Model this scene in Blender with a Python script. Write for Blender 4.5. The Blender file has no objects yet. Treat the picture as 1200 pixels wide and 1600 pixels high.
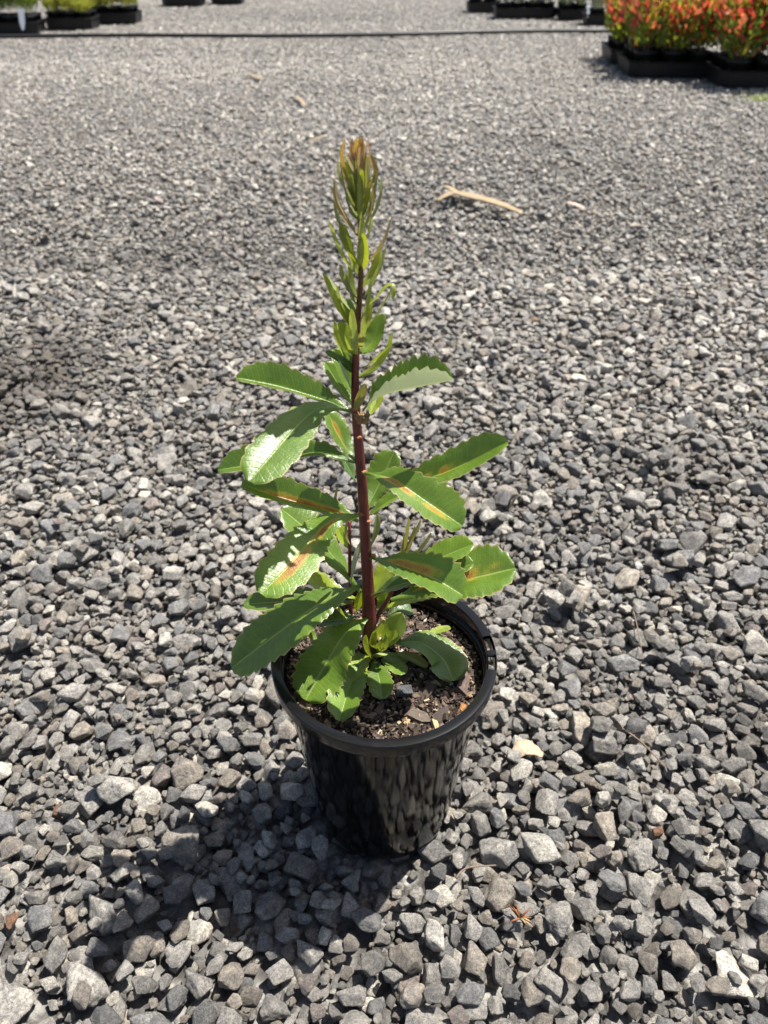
import bpy, bmesh, math, random
import numpy as np
from mathutils import Vector, Matrix, Quaternion, Euler, noise

random.seed(11)
rng = np.random.default_rng(11)
SC = bpy.context.scene
COL = SC.collection

# ------------------------------------------------------------------ camera
PITCH = math.radians(37.0)
CAM = Vector((0.0, -0.47, 0.735))
FPX = 1202.0                                   # focal length in pixels of a 1200 x 1600 frame
cam_d = bpy.data.cameras.new('camera')
cam = bpy.data.objects.new('camera', cam_d)
COL.objects.link(cam)
cam.location = CAM
cam.rotation_euler = (math.pi / 2 - PITCH, 0, 0)
cam_d.sensor_fit = 'VERTICAL'
cam_d.sensor_height = 34.6
cam_d.lens = 34.6 * FPX / 1600
cam_d.clip_start = 0.02
cam_d.clip_end = 400
cam_d.dof.use_dof = True
cam_d.dof.focus_distance = 0.66
cam_d.dof.aperture_fstop = 8.0
SC.camera = cam

# ------------------------------------------------------------------ sky, sun, exposure
EL = math.radians(65.5)
AZ = math.atan2(0.088, 0.058)                  # the sun stands behind the plant, to the right
SUN = Vector((math.cos(EL) * math.sin(AZ), math.cos(EL) * math.cos(AZ), math.sin(EL)))
world = bpy.data.worlds.new('World')
SC.world = world
world.use_nodes = True
wn = world.node_tree.nodes
sky = wn.new('ShaderNodeTexSky')
sky.sky_type = 'NISHITA'
sky.sun_disc = False
sky.sun_elevation = EL
sky.sun_rotation = AZ
sky.dust_density = 2.0
wn['Background'].inputs['Strength'].default_value = 0.062
world.node_tree.links.new(sky.outputs[0], wn['Background'].inputs['Color'])
sd = bpy.data.lights.new('sun', 'SUN')
sd.energy = 5.0
sd.angle = math.radians(0.53)
sd.color = (1.0, 0.965, 0.90)
sun = bpy.data.objects.new('sun', sd)
COL.objects.link(sun)
sun.rotation_euler = SUN.to_track_quat('Z', 'Y').to_euler()
SC.view_settings.view_transform = 'Standard'
SC.view_settings.look = 'None'
SC.view_settings.gamma = 1.0
SC.view_settings.exposure = 1.10
SC.view_settings.use_curve_mapping = False
try:
    SC.cycles.max_bounces = 8
    SC.cycles.use_denoising = True
except Exception:
    pass

# ------------------------------------------------------------------ helpers
CP, SP = math.cos(PITCH), math.sin(PITCH)

def ray(px, py):
    u = (px - 600) / FPX
    v = -(py - 800) / FPX
    return Vector((u, CP + v * SP, -SP + v * CP))

def at_y(px, py, Y):
    d = ray(px, py)
    return CAM + d * ((Y - CAM.y) / d.y)

def at_z(px, py, Z=0.0):
    d = ray(px, py)
    return CAM + d * ((Z - CAM.z) / d.z)

def depth(p):
    r = Vector(p) - CAM
    return r.y * CP - r.z * SP

def project(P):
    r = np.asarray(P) - np.array(CAM)
    d = r[..., 1] * CP - r[..., 2] * SP
    u = r[..., 1] * SP + r[..., 2] * CP
    return 600 + FPX * r[..., 0] / d, 800 - FPX * u / d, d

def tag(o, label=None, cat=None, group=None, kind=None):
    if label: o['label'] = label
    if cat: o['category'] = cat
    if group: o['group'] = group
    if kind: o['kind'] = kind
    return o

def link(o, parent=None):
    COL.objects.link(o)
    if parent is not None: o.parent = parent
    return o

def empty(name, loc=(0, 0, 0), rz=0.0):
    o = bpy.data.objects.new(name, None)
    o.location = loc
    o.rotation_euler = (0, 0, rz)
    o.empty_display_size = 0.05
    return link(o)

def mesh_obj(name, verts, faces, mat, parent=None, smooth=True):
    me = bpy.data.meshes.new(name)
    me.from_pydata([tuple(v) for v in verts], [], [tuple(f) for f in faces])
    me.update()
    if smooth: me.shade_smooth()
    if mat: me.materials.append(mat)
    o = bpy.data.objects.new(name, me)
    return link(o, parent)

def bm_obj(name, bm, mat, parent=None, smooth=False):
    me = bpy.data.meshes.new(name)
    bm.normal_update()
    bm.to_mesh(me)
    bm.free()
    if smooth: me.shade_smooth()
    if mat: me.materials.append(mat)
    return link(bpy.data.objects.new(name, me), parent)

def spline(P, n):
    """Catmull-Rom through the points P, n + 1 samples."""
    P = [Vector(p) for p in P]
    P = [P[0] * 2 - P[1]] + P + [P[-1] * 2 - P[-2]]
    m = len(P) - 3
    out = []
    for i in range(n + 1):
        t = i / n * m
        k = min(int(t), m - 1)
        t -= k
        a, b, c, d = P[k:k + 4]
        out.append(0.5 * ((2 * b) + (c - a) * t + (2 * a - 5 * b + 4 * c - d) * t * t + (3 * b - a - 3 * c + d) * t ** 3))
    return out

def tube(path, radii, seg=12, bump=0.0, seed=0):
    """verts, faces of a closed tapering tube."""
    V, Fc = [], []
    n = len(path)
    ref = Vector((0.3, 1, 0.1)).normalized()
    for i, p in enumerate(path):
        t = (path[min(i + 1, n - 1)] - path[max(i - 1, 0)]).normalized()
        a = t.cross(ref).normalized()
        b = a.cross(t).normalized()
        for k in range(seg):
            an = 2 * math.pi * k / seg
            r = radii[i]
            if bump:
                r *= 1 + bump * noise.noise(Vector((math.cos(an) * 1.7, math.sin(an) * 1.7 + seed, i * 0.35)))
            V.append(p + (a * math.cos(an) + b * math.sin(an)) * r)
    for i in range(n - 1):
        for k in range(seg):
            k2 = (k + 1) % seg
            Fc.append((i * seg + k, i * seg + k2, (i + 1) * seg + k2, (i + 1) * seg + k))
    Fc.append(tuple(range(seg - 1, -1, -1)))
    Fc.append(tuple((n - 1) * seg + k for k in range(seg)))
    return V, Fc

# ------------------------------------------------------------------ materials
class NT:
    def __init__(s, name):
        s.m = bpy.data.materials.new(name)
        s.m.use_nodes = True
        s.t = s.m.node_tree
        s.n = s.t.nodes
        s.bsdf = s.n['Principled BSDF']
        s.out = s.n['Material Output']

    def new(s, typ, ins=None, **kw):
        nd = s.n.new(typ)
        for k, v in kw.items(): setattr(nd, k, v)
        for k, v in (ins or {}).items(): s.put(nd.inputs[k], v)
        return nd

    def put(s, sock, v):
        if isinstance(v, bpy.types.NodeSocket): s.t.links.new(v, sock)
        elif isinstance(v, bpy.types.Node): s.t.links.new(v.outputs[0], sock)
        else:
            if hasattr(sock.default_value, '__len__') and not hasattr(v, '__len__'): v = (v, v, v)
            if hasattr(v, '__len__') and len(v) == 3 and len(sock.default_value) == 4: v = (*v, 1)
            sock.default_value = v

    def math(s, op, a, b=0.0, c=0.0, clamp=False):
        nd = s.new('ShaderNodeMath', operation=op, use_clamp=clamp)
        for i, v in enumerate((a, b, c)): s.put(nd.inputs[i], v)
        return nd.outputs[0]

    def mix(s, f, a, b, mode='MIX'):
        nd = s.new('ShaderNodeMix', data_type='RGBA', blend_type=mode)
        s.put(nd.inputs[0], f)
        s.put(nd.inputs[6], a)
        s.put(nd.inputs[7], b)
        return nd.outputs[2]

    def step(s, x, lo, hi):
        nd = s.new('ShaderNodeMapRange', interpolation_type='SMOOTHSTEP')
        s.put(nd.inputs[0], x)
        nd.inputs[1].default_value = lo
        nd.inputs[2].default_value = hi
        return nd.outputs[0]

    def attr(s, name, typ='GEOMETRY'):
        return s.new('ShaderNodeAttribute', attribute_name=name, attribute_type=typ)

    def noise(s, scale, detail=4, rough=0.55, vec=None, w=None):
        nd = s.new('ShaderNodeTexNoise')
        if w is not None:
            nd.noise_dimensions = '4D'
            s.put(nd.inputs['W'], w)
        nd.inputs['Scale'].default_value = scale
        nd.inputs['Detail'].default_value = detail
        nd.inputs['Roughness'].default_value = rough
        if vec is not None: s.put(nd.inputs['Vector'], vec)
        return nd.outputs[0]

    def bump(s, h, strength, dist):
        nd = s.new('ShaderNodeBump')
        s.put(nd.inputs['Height'], h)
        nd.inputs['Strength'].default_value = strength
        nd.inputs['Distance'].default_value = dist
        return nd.outputs[0]

    def set(s, **kw):
        for k, v in kw.items(): s.put(s.bsdf.inputs[k.replace('_', ' ')], v)
        return s.m

def simple(name, col, rough=0.6, var=0.25, scale=40, spec=0.4, bump=0.2, dist=0.002):
    t = NT(name)
    tc = t.new('ShaderNodeTexCoord').outputs['Object']
    n = t.noise(scale, 5, 0.6, tc)
    c = t.mix(n, tuple(x * (1 - var) for x in col), tuple(min(1, x * (1 + var)) for x in col))
    return t.set(Base_Color=c, Roughness=rough, Specular_IOR_Level=spec, Normal=t.bump(n, bump, dist))

def mat_stone():
    t = NT('stone')
    tint = t.attr('tint', 'INSTANCER').outputs['Color']
    seed = t.math('MULTIPLY', t.attr('seed', 'INSTANCER').outputs['Fac'], 50.0)
    tc = t.new('ShaderNodeTexCoord').outputs['Object']
    big = t.noise(1.3, 5, 0.62, tc, seed)
    fine = t.noise(7.0, 8, 0.80, tc, seed)
    spk = t.noise(19.0, 4, 0.65, tc, seed)
    pit = t.new('ShaderNodeTexVoronoi', {'Vector': tc, 'Scale': 11.0, 'Randomness': 1.0}).outputs['Distance']
    c = t.mix(t.step(big, 0.35, 0.68), t.mix(1.0, tint, (0.66, 0.66, 0.68), 'MULTIPLY'), t.mix(1.0, tint, (1.22, 1.19, 1.14), 'MULTIPLY'))
    c = t.mix(t.step(fine, 0.34, 0.66), t.mix(1.0, c, (0.42, 0.42, 0.43), 'MULTIPLY'), t.mix(1.0, c, (1.50, 1.49, 1.46), 'MULTIPLY'))
    c = t.mix(t.math('MULTIPLY', t.step(spk, 0.58, 0.70), 0.50), c, (0.62, 0.61, 0.57))          # pale mineral specks
    c = t.mix(t.math('MULTIPLY', t.step(spk, 0.43, 0.32), 0.65), c, (0.03, 0.03, 0.032))          # dark specks
    c = t.mix(t.math('MULTIPLY', t.step(pit, 0.26, 0.05), 0.5), c, (0.05, 0.048, 0.045))
    h = t.math('ADD', t.math('MULTIPLY', fine, 1.0), t.math('ADD', t.math('MULTIPLY', spk, 0.4), t.math('MULTIPLY', t.step(pit, 0.0, 0.3), 0.25)))
    return t.set(Base_Color=c, Roughness=t.math('MULTIPLY_ADD', fine, 0.3, 0.45), Specular_IOR_Level=0.45, Normal=t.bump(h, 1.0, 0.0034))

def mat_dirt():
    t = NT('gravel_bed')
    P = t.new('ShaderNodeNewGeometry').outputs['Position']
    vor = t.new('ShaderNodeTexVoronoi', {'Vector': P, 'Scale': 46.0, 'Randomness': 1.0})
    vor2 = t.new('ShaderNodeTexVoronoi', {'Vector': P, 'Scale': 130.0, 'Randomness': 1.0})
    big = t.noise(0.9, 5, 0.6, P)
    f = t.noise(260, 5, 0.7, P)
    stone = t.new('ShaderNodeSeparateColor', {'Color': vor.outputs['Color']}).outputs[0]
    c = t.mix(stone, (0.13, 0.126, 0.12), (0.46, 0.445, 0.415))
    c = t.mix(t.step(vor.outputs['Distance'], 0.3, 0.75), c, (0.05, 0.046, 0.042))
    c = t.mix(t.math('MULTIPLY', f, 0.6), c, (0.16, 0.148, 0.135))
    c = t.mix(t.step(big, 0.3, 0.7), t.mix(1.0, c, (0.75, 0.73, 0.71), 'MULTIPLY'), c)
    h = t.math('SUBTRACT', t.math('MULTIPLY', f, 0.2), vor.outputs['Distance'])
    h = t.math('SUBTRACT', h, t.math('MULTIPLY', vor2.outputs['Distance'], 0.3))
    return t.set(Base_Color=c, Roughness=0.85, Specular_IOR_Level=0.3, Normal=t.bump(h, 1.0, 0.02))

def mat_leaf():
    t = NT('leaf_blade')
    u = t.attr('lu').outputs['Fac']
    v = t.attr('lv').outputs['Fac']
    av = t.math('ABSOLUTE', v)
    tint = t.attr('tint', 'OBJECT').outputs['Color']
    rust = t.attr('rust', 'OBJECT').outputs['Fac']
    veins = t.attr('veins', 'OBJECT').outputs['Fac']
    sd_ = t.attr('seed', 'OBJECT').outputs['Fac']
    P = t.new('ShaderNodeNewGeometry')
    tc = t.new('ShaderNodeTexCoord').outputs['Object']
    blot = t.noise(45, 4, 0.6, tc)
    fine = t.noise(600, 3, 0.6, tc)
    ph = t.math('SUBTRACT', t.math('MULTIPLY', u, veins), t.math('MULTIPLY', av, 1.6))
    wob = t.math('MULTIPLY_ADD', blot, 1.6, ph)
    lat = t.math('ABSOLUTE', t.math('SUBTRACT', t.math('FRACT', wob), 0.5))         # 0 on a vein
    lat = t.math('SUBTRACT', 1.0, t.step(lat, 0.0, 0.14))
    mid = t.math('SUBTRACT', 1.0, t.step(av, 0.015, 0.065))
    net = t.new('ShaderNodeTexVoronoi', {'Vector': tc, 'Scale': 420.0}, feature='DISTANCE_TO_EDGE').outputs['Distance']
    netl = t.math('SUBTRACT', 1.0, t.step(net, 0.0, 0.14))
    up = t.mix(t.step(blot, 0.3, 0.7), t.mix(1.0, tint, (0.78, 0.82, 0.8), 'MULTIPLY'), t.mix(1.0, tint, (1.2, 1.15, 1.1), 'MULTIPLY'))
    up = t.mix(t.math('MULTIPLY', lat, 0.22), up, t.mix(1.0, tint, (1.9, 1.6, 1.7), 'MULTIPLY'))
    up = t.mix(t.math('MULTIPLY', netl, 0.18), up, t.mix(1.0, tint, (1.7, 1.5, 1.5), 'MULTIPLY'))
    up = t.mix(t.math('MULTIPLY', mid, 0.7), up, (0.27, 0.36, 0.10))
    edge = t.step(t.math('MULTIPLY_ADD', blot, 0.05, av), 0.955, 0.99)
    up = t.mix(t.math('MULTIPLY', edge, 0.7), up, (0.34, 0.27, 0.10))
    # rusty patches that follow the midrib
    rn = t.noise(130, 8, 0.85, tc, t.math('MULTIPLY', sd_, 9.0))
    rb = t.noise(24, 3, 0.6, tc, t.math('MULTIPLY_ADD', sd_, 9.0, 4.0))
    along = t.math('MULTIPLY', t.step(u, 0.12, 0.3), t.math('SUBTRACT', 1.0, t.step(u, 0.75, 0.98)))
    ctr = t.math('MULTIPLY', t.math('SUBTRACT', sd_, 0.5), 0.34)
    near = t.math('SUBTRACT', 1.0, t.step(t.math('ABSOLUTE', t.math('SUBTRACT', v, ctr)), 0.0, 0.42))
    near = t.math('MULTIPLY', near, t.step(rb, 0.30, 0.58))
    rm = t.math('MULTIPLY', t.math('MULTIPLY', near, along), t.math('MULTIPLY', rust, t.math('MULTIPLY_ADD', rn, 3.2, -0.75)))
    up = t.mix(t.step(rm, 0.12, 0.85), up, (0.36, 0.31, 0.045))
    up = t.mix(t.math('MULTIPLY', t.step(rm, 0.48, 1.12), 0.9), up, (0.30, 0.135, 0.03))
    up = t.mix(t.math('MULTIPLY', t.step(rm, 1.15, 1.5), 0.7), up, (0.16, 0.055, 0.018))
    pale = t.attr('pale', 'OBJECT').outputs['Fac']
    under = t.mix(pale, t.mix(1.0, tint, (1.25, 1.2, 1.3), 'MULTIPLY'), (0.50, 0.53, 0.39))
    under = t.mix(t.math('MULTIPLY', t.math('MAXIMUM', lat, mid), 0.2), under, (0.5, 0.5, 0.36))
    col = t.mix(P.outputs['Backfacing'], up, under)
    h = t.math('ADD', t.math('MULTIPLY', lat, -0.13), t.math('ADD', t.math('MULTIPLY', mid, -0.6), t.math('MULTIPLY', blot, 0.35)))
    h = t.math('ADD', h, t.math('ADD', t.math('MULTIPLY', fine, 0.10), t.math('MULTIPLY', netl, -0.07)))
    nrm = t.bump(h, 0.5, 0.0014)
    ro = t.math('ADD', t.math('MULTIPLY_ADD', blot, 0.14, 0.28), t.math('MULTIPLY', P.outputs['Backfacing'], 0.4))
    t.set(Base_Color=col, Roughness=ro, Specular_IOR_Level=0.72, Normal=nrm)
    tr = t.new('ShaderNodeBsdfTranslucent', {'Color': t.mix(P.outputs['Backfacing'], t.mix(1.0, up, (2.2, 2.1, 0.7), 'MULTIPLY'), t.mix(t.math('MULTIPLY', pale, 0.8), t.mix(1.0, up, (2.2, 2.1, 0.8), 'MULTIPLY'), (0.5, 0.52, 0.36))), 'Normal': nrm})
    mx = t.new('ShaderNodeMixShader', {0: 0.29, 1: t.bsdf.outputs[0], 2: tr.outputs[0]})
    t.t.links.new(mx.outputs[0], t.out.inputs['Surface'])
    return t.m

def mat_far_leaf():
    t = NT('shrub_leaf')
    c = t.attr('col').outputs['Color']
    n = t.noise(60, 2)
    t.set(Base_Color=t.mix(n, t.mix(1.0, c, (0.75, 0.75, 0.75), 'MULTIPLY'), c), Roughness=0.35, Specular_IOR_Level=0.5)
    tr = t.new('ShaderNodeBsdfTranslucent', {'Color': t.mix(1.0, c, (1.6, 1.5, 0.9), 'MULTIPLY')})
    mx = t.new('ShaderNodeMixShader', {0: 0.38, 1: t.bsdf.outputs[0], 2: tr.outputs[0]})
    t.t.links.new(mx.outputs[0], t.out.inputs['Surface'])
    return t.m

def mat_stem():
    t = NT('stem_bark')
    tc = t.new('ShaderNodeTexCoord').outputs['Object']
    z = t.new('ShaderNodeSeparateXYZ', {0: tc}).outputs[2]
    mp = t.new('ShaderNodeMapping', {'Vector': tc, 'Scale': (1, 1, 0.25)}).outputs[0]
    n = t.noise(260, 5, 0.65, mp)
    c = t.mix(t.step(n, 0.3, 0.7), (0.070, 0.010, 0.012), (0.165, 0.028, 0.026))
    bark = t.mix(t.step(n, 0.35, 0.65), (0.055, 0.030, 0.018), (0.17, 0.105, 0.065))
    top = t.mix(n, (0.10, 0.035, 0.02), (0.17, 0.10, 0.035))
    c = t.mix(t.step(z, 0.262, 0.205), c, bark)
    c = t.mix(t.step(z, 0.46, 0.60), c, top)
    return t.set(Base_Color=c, Roughness=0.42, Specular_IOR_Level=0.45, Normal=t.bump(n, 0.5, 0.001))

def mat_plastic(name='black_plastic', rough=0.16, base=0.0065, spec=0.30):
    t = NT(name)
    tc = t.new('ShaderNodeTexCoord').outputs['Object']
    n = t.noise(900, 3, 0.6, tc)
    sm = t.noise(14, 4, 0.6, tc)
    dust = t.noise(38, 6, 0.75, tc)
    c = t.mix(t.math('MULTIPLY', t.step(dust, 0.60, 0.85), 0.05), (base, base, base * 1.12), (0.16, 0.15, 0.135))
    r = t.math('ADD', t.math('MULTIPLY', t.step(dust, 0.55, 0.85), 0.12), rough)
    h = t.math('ADD', t.math('MULTIPLY', n, 0.03), t.math('MULTIPLY', sm, 0.8))
    return t.set(Base_Color=c, Roughness=r, Specular_IOR_Level=spec, Normal=t.bump(h, 0.12, 0.001))

def mat_chip():
    t = NT('bark_chip')
    tint = t.attr('tint', 'OBJECT').outputs['Color']
    tc = t.new('ShaderNodeTexCoord').outputs['Object']
    mp = t.new('ShaderNodeMapping', {'Vector': tc, 'Scale': (1.5, 7, 7)}).outputs[0]
    n = t.noise(1.6, 5, 0.7, mp)
    c = t.mix(t.step(n, 0.3, 0.72), t.mix(1.0, tint, (0.55, 0.53, 0.5), 'MULTIPLY'), t.mix(1.0, tint, (1.35, 1.32, 1.25), 'MULTIPLY'))
    return t.set(Base_Color=c, Roughness=0.75, Specular_IOR_Level=0.35, Normal=t.bump(n, 0.8, 0.0010))

def mat_attr_col(name, rough=0.8):
    t = NT(name)
    c = t.attr('col').outputs['Color']
    tc = t.new('ShaderNodeTexCoord').outputs['Object']
    n = t.noise(900, 4, 0.7, tc)
    return t.set(Base_Color=t.mix(n, t.mix(1.0, c, (0.5, 0.5, 0.5), 'MULTIPLY'), t.mix(1.0, c, (1.4, 1.4, 1.4), 'MULTIPLY')), Roughness=rough, Specular_IOR_Level=0.3, Normal=t.bump(n, 0.6, 0.001))

M_STONE, M_DIRT, M_LEAF, M_FAR, M_STEM = mat_stone(), mat_dirt(), mat_leaf(), mat_far_leaf(), mat_stem()
M_POT = mat_plastic('pot_plastic', 0.085, 0.004, 0.25)
M_RIM = mat_plastic('rim_plastic', 0.15, 0.006, 0.42)
M_TRAY = mat_plastic('tray_plastic', 0.45, 0.012)
M_PIPE = mat_plastic('pipe_plastic', 0.42, 0.02)
M_CHIP = mat_chip()
M_FINE = mat_attr_col('potting_mix_crumb')
M_SOIL = simple('potting_soil', (0.018, 0.012, 0.009), 0.9, 0.6, 300, 0.2, 0.8, 0.003)
M_STRAW = simple('dry_straw', (0.27, 0.205, 0.12), 0.6, 0.4, 60)
M_TWIG = simple('dry_twig', (0.17, 0.12, 0.085), 0.8, 0.4, 200)
M_HUSK = simple('brown_husk', (0.22, 0.085, 0.03), 0.7, 0.5, 300)
M_TAG = simple('plant_tag', (0.72, 0.74, 0.74), 0.4, 0.06, 20)
M_BUD = simple('dried_bud', (0.30, 0.19, 0.08), 0.8, 0.5, 900, 0.3, 0.8, 0.002)
M_NODE = simple('leaf_scar', (0.30, 0.12, 0.045), 0.6, 0.3, 400)
M_TWIGSTEM = simple('shrub_stem', (0.10, 0.05, 0.03), 0.7, 0.3, 100)

# ------------------------------------------------------------------ the ground and its gravel
def ico(sub):
    bm = bmesh.new()
    bmesh.ops.create_icosphere(bm, subdivisions=sub, radius=1.0)
    v = np.array([x.co[:] for x in bm.verts])
    f = [tuple(x.index for x in fc.verts) for fc in bm.faces]
    bm.free()
    return v, f

NPROTO = 18
I4, F4 = ico(4)
I3, F3 = ico(3)

def stone_shape(k):
    r = np.random.default_rng(100 + k)
    m = int(r.integers(10, 15))
    kk = np.arange(m) + 0.5
    ph = np.arccos(1 - 2 * kk / m)
    th = np.pi * (1 + 5 ** 0.5) * kk + r.uniform(0, 6)
    n = np.stack([np.cos(th) * np.sin(ph), np.sin(th) * np.sin(ph), np.cos(ph)], 1) + r.normal(size=(m, 3)) * 0.22
    n /= np.linalg.norm(n, axis=1)[:, None]
    d = r.uniform(0.55, 0.92, len(n))
    ax = np.array([1.0, r.uniform(0.64, 0.95), r.uniform(0.46, 0.76)])
    pw = r.uniform(40, 90)
    off = r.uniform(0, 50, 3)
    def f(dirs):
        q = np.maximum(dirs @ n.T, 1e-4) / d
        rad = np.minimum((q ** pw).sum(1) ** (-1 / pw), 1.25)
        nz = np.array([noise.fractal(Vector(p * 2.4 + off), 0.65, 2.0, 5) for p in dirs])
        nz2 = np.array([noise.noise(Vector(p * 1.1 - off)) for p in dirs])
        return dirs * (rad * (1 + 0.05 * nz + 0.03 * nz2))[:, None] * ax
    return f

PROTO4, PROTO3 = [], []
for k in range(NPROTO):
    f = stone_shape(k)
    PROTO4.append(f(I4))
    PROTO3.append(f(I3))

def proto_mesh(verts, faces, name):
    me = bpy.data.meshes.new(name)
    me.from_pydata(verts.tolist(), [], faces)
    me.shade_smooth()
    me.materials.append(M_STONE)
    return me

MESH4 = [proto_mesh(v, F4, 'stone') for v in PROTO4]
MESH3 = [proto_mesh(v, F3, 'far_stone') for v in PROTO3]

NROT = 7
ROTS = []
for k in range(NPROTO):
    L = []
    for j in range(NROT):
        e = Euler((random.gauss(0, 0.30), random.gauss(0, 0.30), random.uniform(0, 6.283)))
        if random.random() < 0.12: e = Euler((random.uniform(0, 6), random.uniform(0, 6), random.uniform(0, 6)))
        L.append(e.to_quaternion())
    ROTS.append(L)
SIZES = 0.0036 * 1.235 ** np.arange(12)          # half lengths, 3.4 mm to 35 mm

class Bed:
    """Stones dropped one after another on a height map, each coming to rest where it lies lowest."""
    def __init__(s, x0, x1, y0, y1, res):
        s.x0, s.y0, s.res = x0, y0, res
        s.nx, s.ny = int((x1 - x0) / res), int((y1 - y0) / res)
        X, Y = np.meshgrid(np.arange(s.nx), np.arange(s.ny), indexing='ij')
        s.H = np.zeros((s.nx, s.ny), np.float32)
        s.lib = {}
        s.out = []

    def field(s, k, j, b):
        key = (k, j, b)
        if key in s.lib: return s.lib[key]
        R = np.array(ROTS[k][j].to_matrix())
        P = PROTO4[k] @ R.T * SIZES[b]
        n = int(math.ceil(np.abs(P[:, :2]).max() / s.res))
        w = 2 * n + 1
        lo = np.full((w, w), 9.0, np.float32)
        hi = np.full((w, w), -9.0, np.float32)
        ix = np.rint(P[:, 0] / s.res).astype(int) + n
        iy = np.rint(P[:, 1] / s.res).astype(int) + n
        np.minimum.at(lo, (ix, iy), P[:, 2])
        np.maximum.at(hi, (ix, iy), P[:, 2])
        s.lib[key] = (n, lo, hi, float(hi.max()), lo < 8)
        return s.lib[key]

    def drop(s, x, y, b, tries, spread, sink, zmax=9):
        best = None
        for t in range(tries):
            k, j = random.randrange(NPROTO), random.randrange(NROT)
            n, lo, hi, top, ok = s.field(k, j, b)
            cx = int((x + random.uniform(-spread, spread) - s.x0) / s.res)
            cy = int((y + random.uniform(-spread, spread) - s.y0) / s.res)
            if cx < n or cy < n or cx + n >= s.nx or cy + n >= s.ny: continue
            sub = s.H[cx - n:cx + n + 1, cy - n:cy + n + 1]
            z = float((sub - lo).max())
            sc = z + 0.6 * top
            if best is None or sc < best[0]: best = (sc, z, k, j, cx, cy, n, hi)
        if best is None: return
        sc, z, k, j, cx, cy, n, hi = best
        z -= sink * SIZES[b]
        if z > zmax: return
        sub = s.H[cx - n:cx + n + 1, cy - n:cy + n + 1]
        np.maximum(sub, z + hi, out=sub)
        s.out.append((s.x0 + cx * s.res, s.y0 + cy * s.res, z, k, j, b))

def half_width(y):
    D = y - CAM.y
    return (0.40 * D + 0.22) * 1.28 + 0.22

def patchy(x, y):
    return noise.noise(Vector((x * 1.1 + 3.1, y * 0.8, 7.7)))

def pick_bin(x, y):
    m = math.log(0.0084) - 0.16 * max(0, patchy(x, y))
    s_ = math.exp(random.gauss(m, 0.42))
    return int(min(max(round(math.log(s_ / 0.0034) / math.log(1.235)), 0), 9))

Y_NEAR = 1.55
near = Bed(-1.75, 1.75, -0.52, 1.75, 0.0022)
area_n = sum(2 * half_width(-0.46 + 0.02 * i) * 0.02 for i in range(int((Y_NEAR + 0.51) / 0.02)))
def near_point():
    while True:
        y = random.uniform(-0.48, Y_NEAR + 0.05)
        w = half_width(y)
        if random.random() < w / half_width(Y_NEAR + 0.05): return random.uniform(-w, w), y
N1 = int(area_n * 5200)
for i in range(N1):
    x, y = near_point()
    near.drop(x, y, pick_bin(x, y), 5, 0.014, 0.12)
LEVEL = float(np.percentile(near.H[600:990, 200:700], 62))
POT_Z = LEVEL + 0.006
# the pot is set down: what stands above its base goes, and the later stones lie round it
near.out = [q for q in near.out if not (math.hypot(q[0], q[1]) < 0.075 and q[2] + SIZES[q[5]] * 0.6 > POT_Z)]
gx, gy = np.meshgrid(near.x0 + np.arange(near.nx) * near.res, near.y0 + np.arange(near.ny) * near.res, indexing='ij')
near.H[np.hypot(gx, gy) < 0.0705] = 5.0
for i in range(int(N1 * 0.8)):
    x, y = near_point()
    near.drop(x, y, pick_bin(x, y), 9, 0.022, 0.14, LEVEL + 0.010)
for i in range(int(N1 * 1.7)):                   # small chippings that run into the gaps
    x, y = near_point()
    near.drop(x, y, random.choice((0, 0, 1, 1, 2, 3, 4)), 7, 0.014, 0.10, LEVEL - 0.0005)

Y_FAR = 13.0
far = Bed(-7.8, 7.8, Y_NEAR - 0.1, Y_FAR + 0.2, 0.0055)
def far_density(y): return 5000 if y < 3.5 else (3900 if y < 6 else (1900 if y < 9 else 1100))
y = Y_NEAR + 0.02
while y < Y_FAR:
    w = half_width(y)
    for i in range(int(2 * w * 0.02 * far_density(y))):
        x, yy = random.uniform(-w, w), y + random.uniform(-0.03, 0.05)
        b = pick_bin(x, yy) - (1 if yy < 2.5 and random.random() < 0.5 else (2 if random.random() < 0.4 else 1))
        far.drop(x, max(yy, Y_NEAR), max(2 if yy < 5 else 4, b), 2, 0.014, 0.16)
    y += 0.02
lev_f = float(np.percentile(far.H[1250:1600, 200:700], 62))
def relief(y): return 0.88 - 0.60 * min(max((y - 0.5) / 3.0, 0), 1)      # trodden flatter further out
near.out = [(x, y, (z - LEVEL) * relief(y) - 0.006, k, j, b) for x, y, z, k, j, b in near.out]
far.out = [(x, y, (z - lev_f) * relief(y) - 0.006, k, j, b) for x, y, z, k, j, b in far.out]

def stone_tint():
    r = random.random()
    if r < 0.50:
        g = random.uniform(0.15, 0.30); c = (g * 1.02, g, g * 0.965)
    elif r < 0.68:
        g = random.uniform(0.10, 0.20); c = (g * 0.98, g, g * 1.035)
    elif r < 0.88:
        g = random.uniform(0.14, 0.27); c = (g * 1.09, g * 1.0, g * 0.89)
    elif r < 0.965:
        g = random.uniform(0.28, 0.42); c = (g * 1.03, g, g * 0.93)
    elif r < 0.985:
        g = random.uniform(0.14, 0.2); c = (g * 1.10, g * 0.97, g * 0.92)
    elif r < 0.9862:
        c = (0.22, 0.12, 0.075)
    elif r < 0.995:
        g = random.uniform(0.3, 0.4); c = (g, g * 0.98, g * 0.93)
    else:
        c = (0.42, 0.41, 0.37)
    return c

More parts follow.
